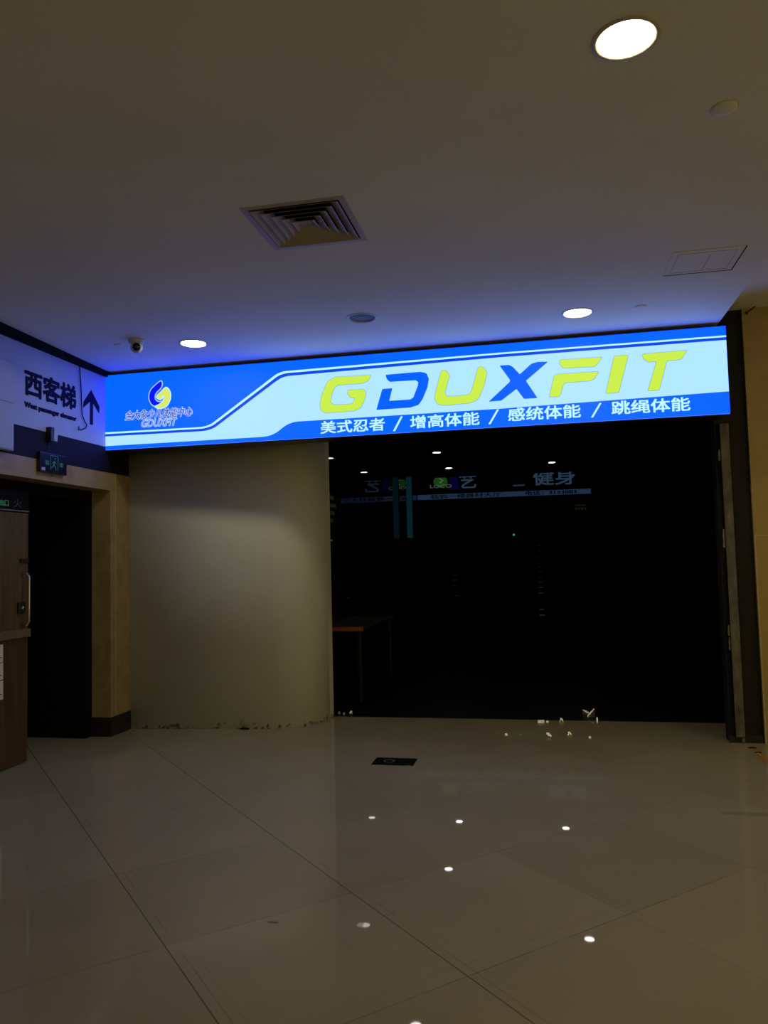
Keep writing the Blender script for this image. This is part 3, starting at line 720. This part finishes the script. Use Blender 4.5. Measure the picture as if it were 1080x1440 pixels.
# dark crumbs
for px, py, s, lab in ((1058, 1052, .035, 'dark crumb on the floor just in front of the right pier'), (1066, 1058.5, .028, 'dark crumb at the tip of the yellow floor tape'),
                       (344, 1025.5, .05, 'flat dark chip of plaster at the foot of the white wall'), (187, 1028, .015, 'tiny dark crumb at the left foot of the white wall'), (266, 1029, .012, 'tiny dark crumb in front of the white wall, left of the plaster chip')):
    p = at(px, py, 2, 0); bm = bmesh.new()
    sh = [(-1, -.3), (-.3, -.55), (.7, -.4), (1, .1), (.4, .5), (-.6, .4)]
    b0 = [bm.verts.new((u*s, w_*s*.6, 0)) for u, w_ in sh]; b1 = [bm.verts.new((u*s*.7, w_*s*.4, s*.22)) for u, w_ in sh]
    bm.faces.new(b0[::-1]); bm.faces.new(b1)
    for i in range(6): bm.faces.new((b0[i], b0[(i+1) % 6], b1[(i+1) % 6], b1[i]))
    o = tag(link('dark_crumb', bm, m_black), lab, 'crumb', 'dark crumbs on the floor'); o.location = p
# yellow tape
tp = [at(1063, 1058, 2, 0), at(1066, 1058, 2, 0), at(1100, 1083, 2, 0), at(1100, 1094, 2, 0)]
ta = thing('floor_tape', tp[0], 'worn yellow-orange tape on the floor at the right edge of the photo', 'tape')
me = curve_mesh([[(q.x-tp[0].x, q.y-tp[0].y) for q in (tp[0], tp[1], tp[2], tp[3])]], .001)
put_mesh('strip', me, mat('orange_tape', (.62, .26, .02), .5, noise=.2), ta, lambda c: (c.x, c.y, c.z+.0012))

# ------------------------------------------------------------------ inside the shop (dim)
# table with an orange front edge
zt_ = .80
a, b = at(464, 882, 2, zt_), at(512, 881, 2, zt_)
tb = thing('counter_table', ((-2.46+b.x)/2, a.y+.9, 0), 'dark table with an orange front edge, in the gloom behind the rounded white wall', 'table')
w2 = (b.x+2.46)/2
link('tabletop', B(-w2, w2, -.88, .88, zt_-.03, zt_, bevel=.003), mat('worn_laminate', (.07, .065, .045), .5), tb)
link('front_edge', B(-w2, w2, -.9, -.88, zt_-.045, zt_, bevel=.004), mat('orange_edging', (.50, .12, .02), .5), tb)
for sx in (-1, 1):
    for sy in (-1, 1):
        link('leg', B(sx*(w2-.05)-.012, sx*(w2-.05)+.012, sy*.82-.012, sy*.82+.012, .0, zt_-.04, bevel=.002), mat('leg_steel', (.03, .03, .03), .5), tb)

# fascia of the gym at the back
YB = 15.6
bx0, bx1 = at(580, 680, 1, YB).x, at(835, 680, 1, YB).x
gs = thing('rear_gym_sign', ((bx0+bx1)/2, YB, 2.6), 'dim fascia with green round logo and phone number, deep inside the dark shop', 'sign')
GX, GY = gs.location.x, gs.location.y
link('board', B(bx0-GX, bx1-GX, .004, .12, -.07, HI-2.6), m_dark, gs)
m_dimb = mat('dim_blue_glow', (.05, .08, .12), .5, emit=(.018, .036, .062), est=1.)
m_dimb2 = mat('dim_band_glow', (.04, .05, .1), .5, emit=(.012, .025, .055), est=1.)
m_dimtext = mat('dim_band_text', (.003, .003, .008), .6)
m_dimgreen = mat('dim_logo_green', (.05, .2, .03), .5, emit=(.008, .045, .006), est=1.)
m_dimwhite = mat('dim_logo_white', (.2, .25, .2), .5, emit=(.06, .09, .08), est=1.)
m_dimnavy = mat('dim_navy_glow', (.01, .01, .1), .5, emit=(.001, .001, .022), est=1.)
def bpx(px, py): p = at(px, py, 1, YB); return (p.x-GX, p.z-2.6)
def blayer(nm, polys, m, y, off=0.):
    me = curve_mesh([[bpx(*q) for q in o] for o in polys], .002, off); return put_mesh(nm, me, m, gs, lambda c: (c.x, y-c.z, c.y))
blayer('phone_band', [[(581, 696.5), (831, 687), (831, 694), (581, 703.5)]], m_dimb2, 0)
cx_, cy_ = 619.5, 677.5
blayer('logo_disc', [[(cx_+10*math.cos(i*.2618), cy_+8*math.sin(i*.2618)) for i in range(24)]], m_dimgreen, 0)
blayer('logo_mark', [[(618, 672), (624, 675.5), (619, 680), (617.5, 679), (621.5, 675.5), (617, 673)]], m_dimwhite, -.003)
blayer('navy_patch', [[(632, 662), (640, 664), (647, 688), (632, 689)]], m_dimnavy, 0)
def btext(nm, txt, pl, pr, h_, m, o_=.02):
    me = text_mesh(txt, o_, .002); a, b = bpx(*pl), bpx(*pr); f = fit(me, a[0], b[0], 0, h_)
    def g(c):
        q = f(c); return (q[0], -.004-q[2], q[1]+a[1]+(b[1]-a[1])*(q[0]-a[0])/(b[0]-a[0]))
    return put_mesh(nm, me, m, gs, g)
btext('logo_lettering', 'LOCO', (605, 686.5), (635, 685.5), .065, m_dimwhite, .0)
btext('chinese_lettering', '艺', (646, 687), (670, 686), .29, m_dimb)
btext('chinese_lettering', '健身', (750, 683), (809, 681), .32, m_dimb)
btext('band_lettering', '临到一楼器材大厅', (606, 701.8), (705, 698), .085, m_dimtext, .02)
btext('band_lettering', '电话：3133083', (739, 696.6), (811, 694), .085, m_dimtext, .03)
blayer('faint_stroke', [[(721, 682), (738, 681), (738, 683), (721, 684)]], m_dimb2, 0)

# green notice board below it, small green lamp
def flat_glow(nm, px0, py0, px1, py1, Y, m, lab, cat, rows=3):
    a, b = at(px0, py1, 1, Y), at(px1, py0, 1, Y)
    t = thing(nm, ((a.x+b.x)/2, Y, a.z), lab, cat); w_, h_ = (b.x-a.x)/2, b.z-a.z
    link('backing', B(-w_-.02, w_+.02, 0, .03, -.02, h_+.02), m_dark, t)
    for i in range(rows):
        z_ = h_*(i+.15)/rows
        bm = bmesh.new(); xx = -w_
        while xx < w_-.03:
            l_ = random.uniform(.03, .09); box(bm, xx, min(xx+l_, w_), -.004, 0, z_, z_+h_/rows*.6); xx += l_+.015
        link('glowing_row', bm, m, t)
    return t
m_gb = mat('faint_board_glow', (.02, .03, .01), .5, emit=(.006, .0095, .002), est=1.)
flat_glow('board_glow', 809, 701, 825, 718, 15.95, m_gb, 'faint yellow-green lit board under the right end of the dim gym fascia', 'board')
t = thing('board_glow', (-2.45, 8.75, 1.95), 'faint yellow-green glow added as a reflection on the glass just beside the rounded white wall', 'sign')
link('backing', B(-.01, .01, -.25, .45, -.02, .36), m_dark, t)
for i, z_ in enumerate((.02, .11, .20, .29)): link('glowing_row', B(.01, .014, -.22, (.05, .12, .2, .1)[i], z_, z_+.045), m_gb, t)  # glowing rows stand in for a board's reflection in the glass
p = at(722.5, 752, 1, 15.5)
gl_ = thing('green_lamp', p, 'tiny green pilot light deep in the dark shop, below the gym fascia', 'lamp')
bm = bmesh.new(); bmesh.ops.create_uvsphere(bm, u_segments=12, v_segments=8, radius=.02); smooth(link('bulb', bm, mat('green_pilot', (.02, .2, .1), .4, emit=(.03, .35, .16), est=1.), gl_))
link('mount', B(-.05, .05, .015, .5, -.03, .03), m_dark, gl_)

# racks whose rungs glint faintly
def rack(px, ys, Y, lab, wpx):
    a = at(px, max(ys), 1, Y)
    t = thing('equipment_rack', (a.x, Y, 0), lab, 'rack', 'dark racks with glinting rungs')
    w_ = wpx/F*Y/2
    zt2 = at(px, min(ys), 1, Y).z+.12
    for s in (-1, 1): link('upright', B(s*(w_+.03)-.02, s*(w_+.03)+.02, -.02, .02, 0, zt2), m_black, t)
    link('foot', B(-w_-.1, w_+.1, -.25, .25, 0, .05), m_black, t)
    for y_ in ys:
        z_ = at(px, y_, 1, Y).z
        link('rung', tube(bmesh.new(), [(-w_, 0, z_), (w_, 0, z_)], .012, 10), mat('rung_chrome', (.5, .48, .45), .25, metal=1., emit=None), t)
rack(641, [809, 816, 823, 838], 13.2, 'dark equipment rack with four faint rungs, left of the taller one in the shop', 7)
rack(762, [767, 775, 782, 789, 797, 804, 812, 819, 826, 834, 857, 865], 12.6, 'taller dark rack with a column of faint rungs, mid dark shop', 6)

# post by the mirror glass; the teal light on it is painted as emission
q = at(577, 740, 1, 13.6)
po = thing('teal_post', (q.x, 13.6, 0), 'slim post with a painted dim teal glow beside the mirrored glass partition', 'post')
m_teal = mat('teal_wash_glow', (.03, .16, .22), .5, emit=(.002, .012, .018), est=1.)
link('shaft', B(-.05, .05, -.04, .05, 0, HI, bevel=.005), m_dark, po); link('teal_wash', B(-.05, .05, -.05, -.0405, 1.9, 3.0), m_teal, po)
link('base', B(-.07, .07, -.07, .07, 0, .06), m_black, po)

# ------------------------------------------------------------------ light
w = bpy.data.worlds.new('mall'); bpy.context.scene.world = w; w.use_nodes = True
nt = w.node_tree; bg = nt.nodes['Background']
tcw = nt.nodes.new('ShaderNodeTexCoord'); sxw = nt.nodes.new('ShaderNodeSeparateXYZ'); nt.links.new(tcw.outputs['Generated'], sxw.inputs[0])
rw = nt.nodes.new('ShaderNodeValToRGB'); rw.color_ramp.elements[0].position = .35; rw.color_ramp.elements[1].position = .95
rw.color_ramp.elements[0].color = (.018, .016, .006, 1); rw.color_ramp.elements[1].color = (.62, .44, .14, 1)
nt.links.new(M(nt, 'ADD', M(nt, 'MULTIPLY', sxw.outputs[0], .5), .5), rw.inputs['Fac'])
nt.links.new(rw.outputs['Color'], bg.inputs['Color']); bg.inputs['Strength'].default_value = 1.
# corridor beyond the higher ceiling on the right: its own lamps
G5 = 'lamps of the hall on the right'
for x, y in ((3.2, 3.6), (3.2, .4), (5.6, 2.0)):
    t = thing('hall_downlight', (x, y, HU), 'lit round downlight in the higher ceiling of the hall, outside the view', 'ceiling light', G5)
    smooth(link('trim_ring', ring(bmesh.new(), [(.094, -.001), (.1, -.006), (.115, -.006), (.12, 0)]), m_trim, t))
    smooth(link('diffuser', ring(bmesh.new(), [(.092, -.005), (0, -.005)]), m_lamp_hall, t))

# ------------------------------------------------------------------ camera
cd = bpy.data.cameras.new('camera'); co = bpy.data.objects.new('camera', cd); C.objects.link(co)
cd.sensor_fit = 'HORIZONTAL'; cd.sensor_width = 36; cd.lens = 36*F/1080; cd.clip_start = .02
mw = Matrix((R_, U_, -W_)).transposed().to_4x4(); mw.translation = (0, 0, E); co.matrix_world = mw
bpy.context.scene.camera = co
vs = bpy.context.scene.view_settings
vs.view_transform = 'Standard'; vs.look = 'None'; vs.gamma = 1; vs.use_curve_mapping = False; vs.exposure = 0
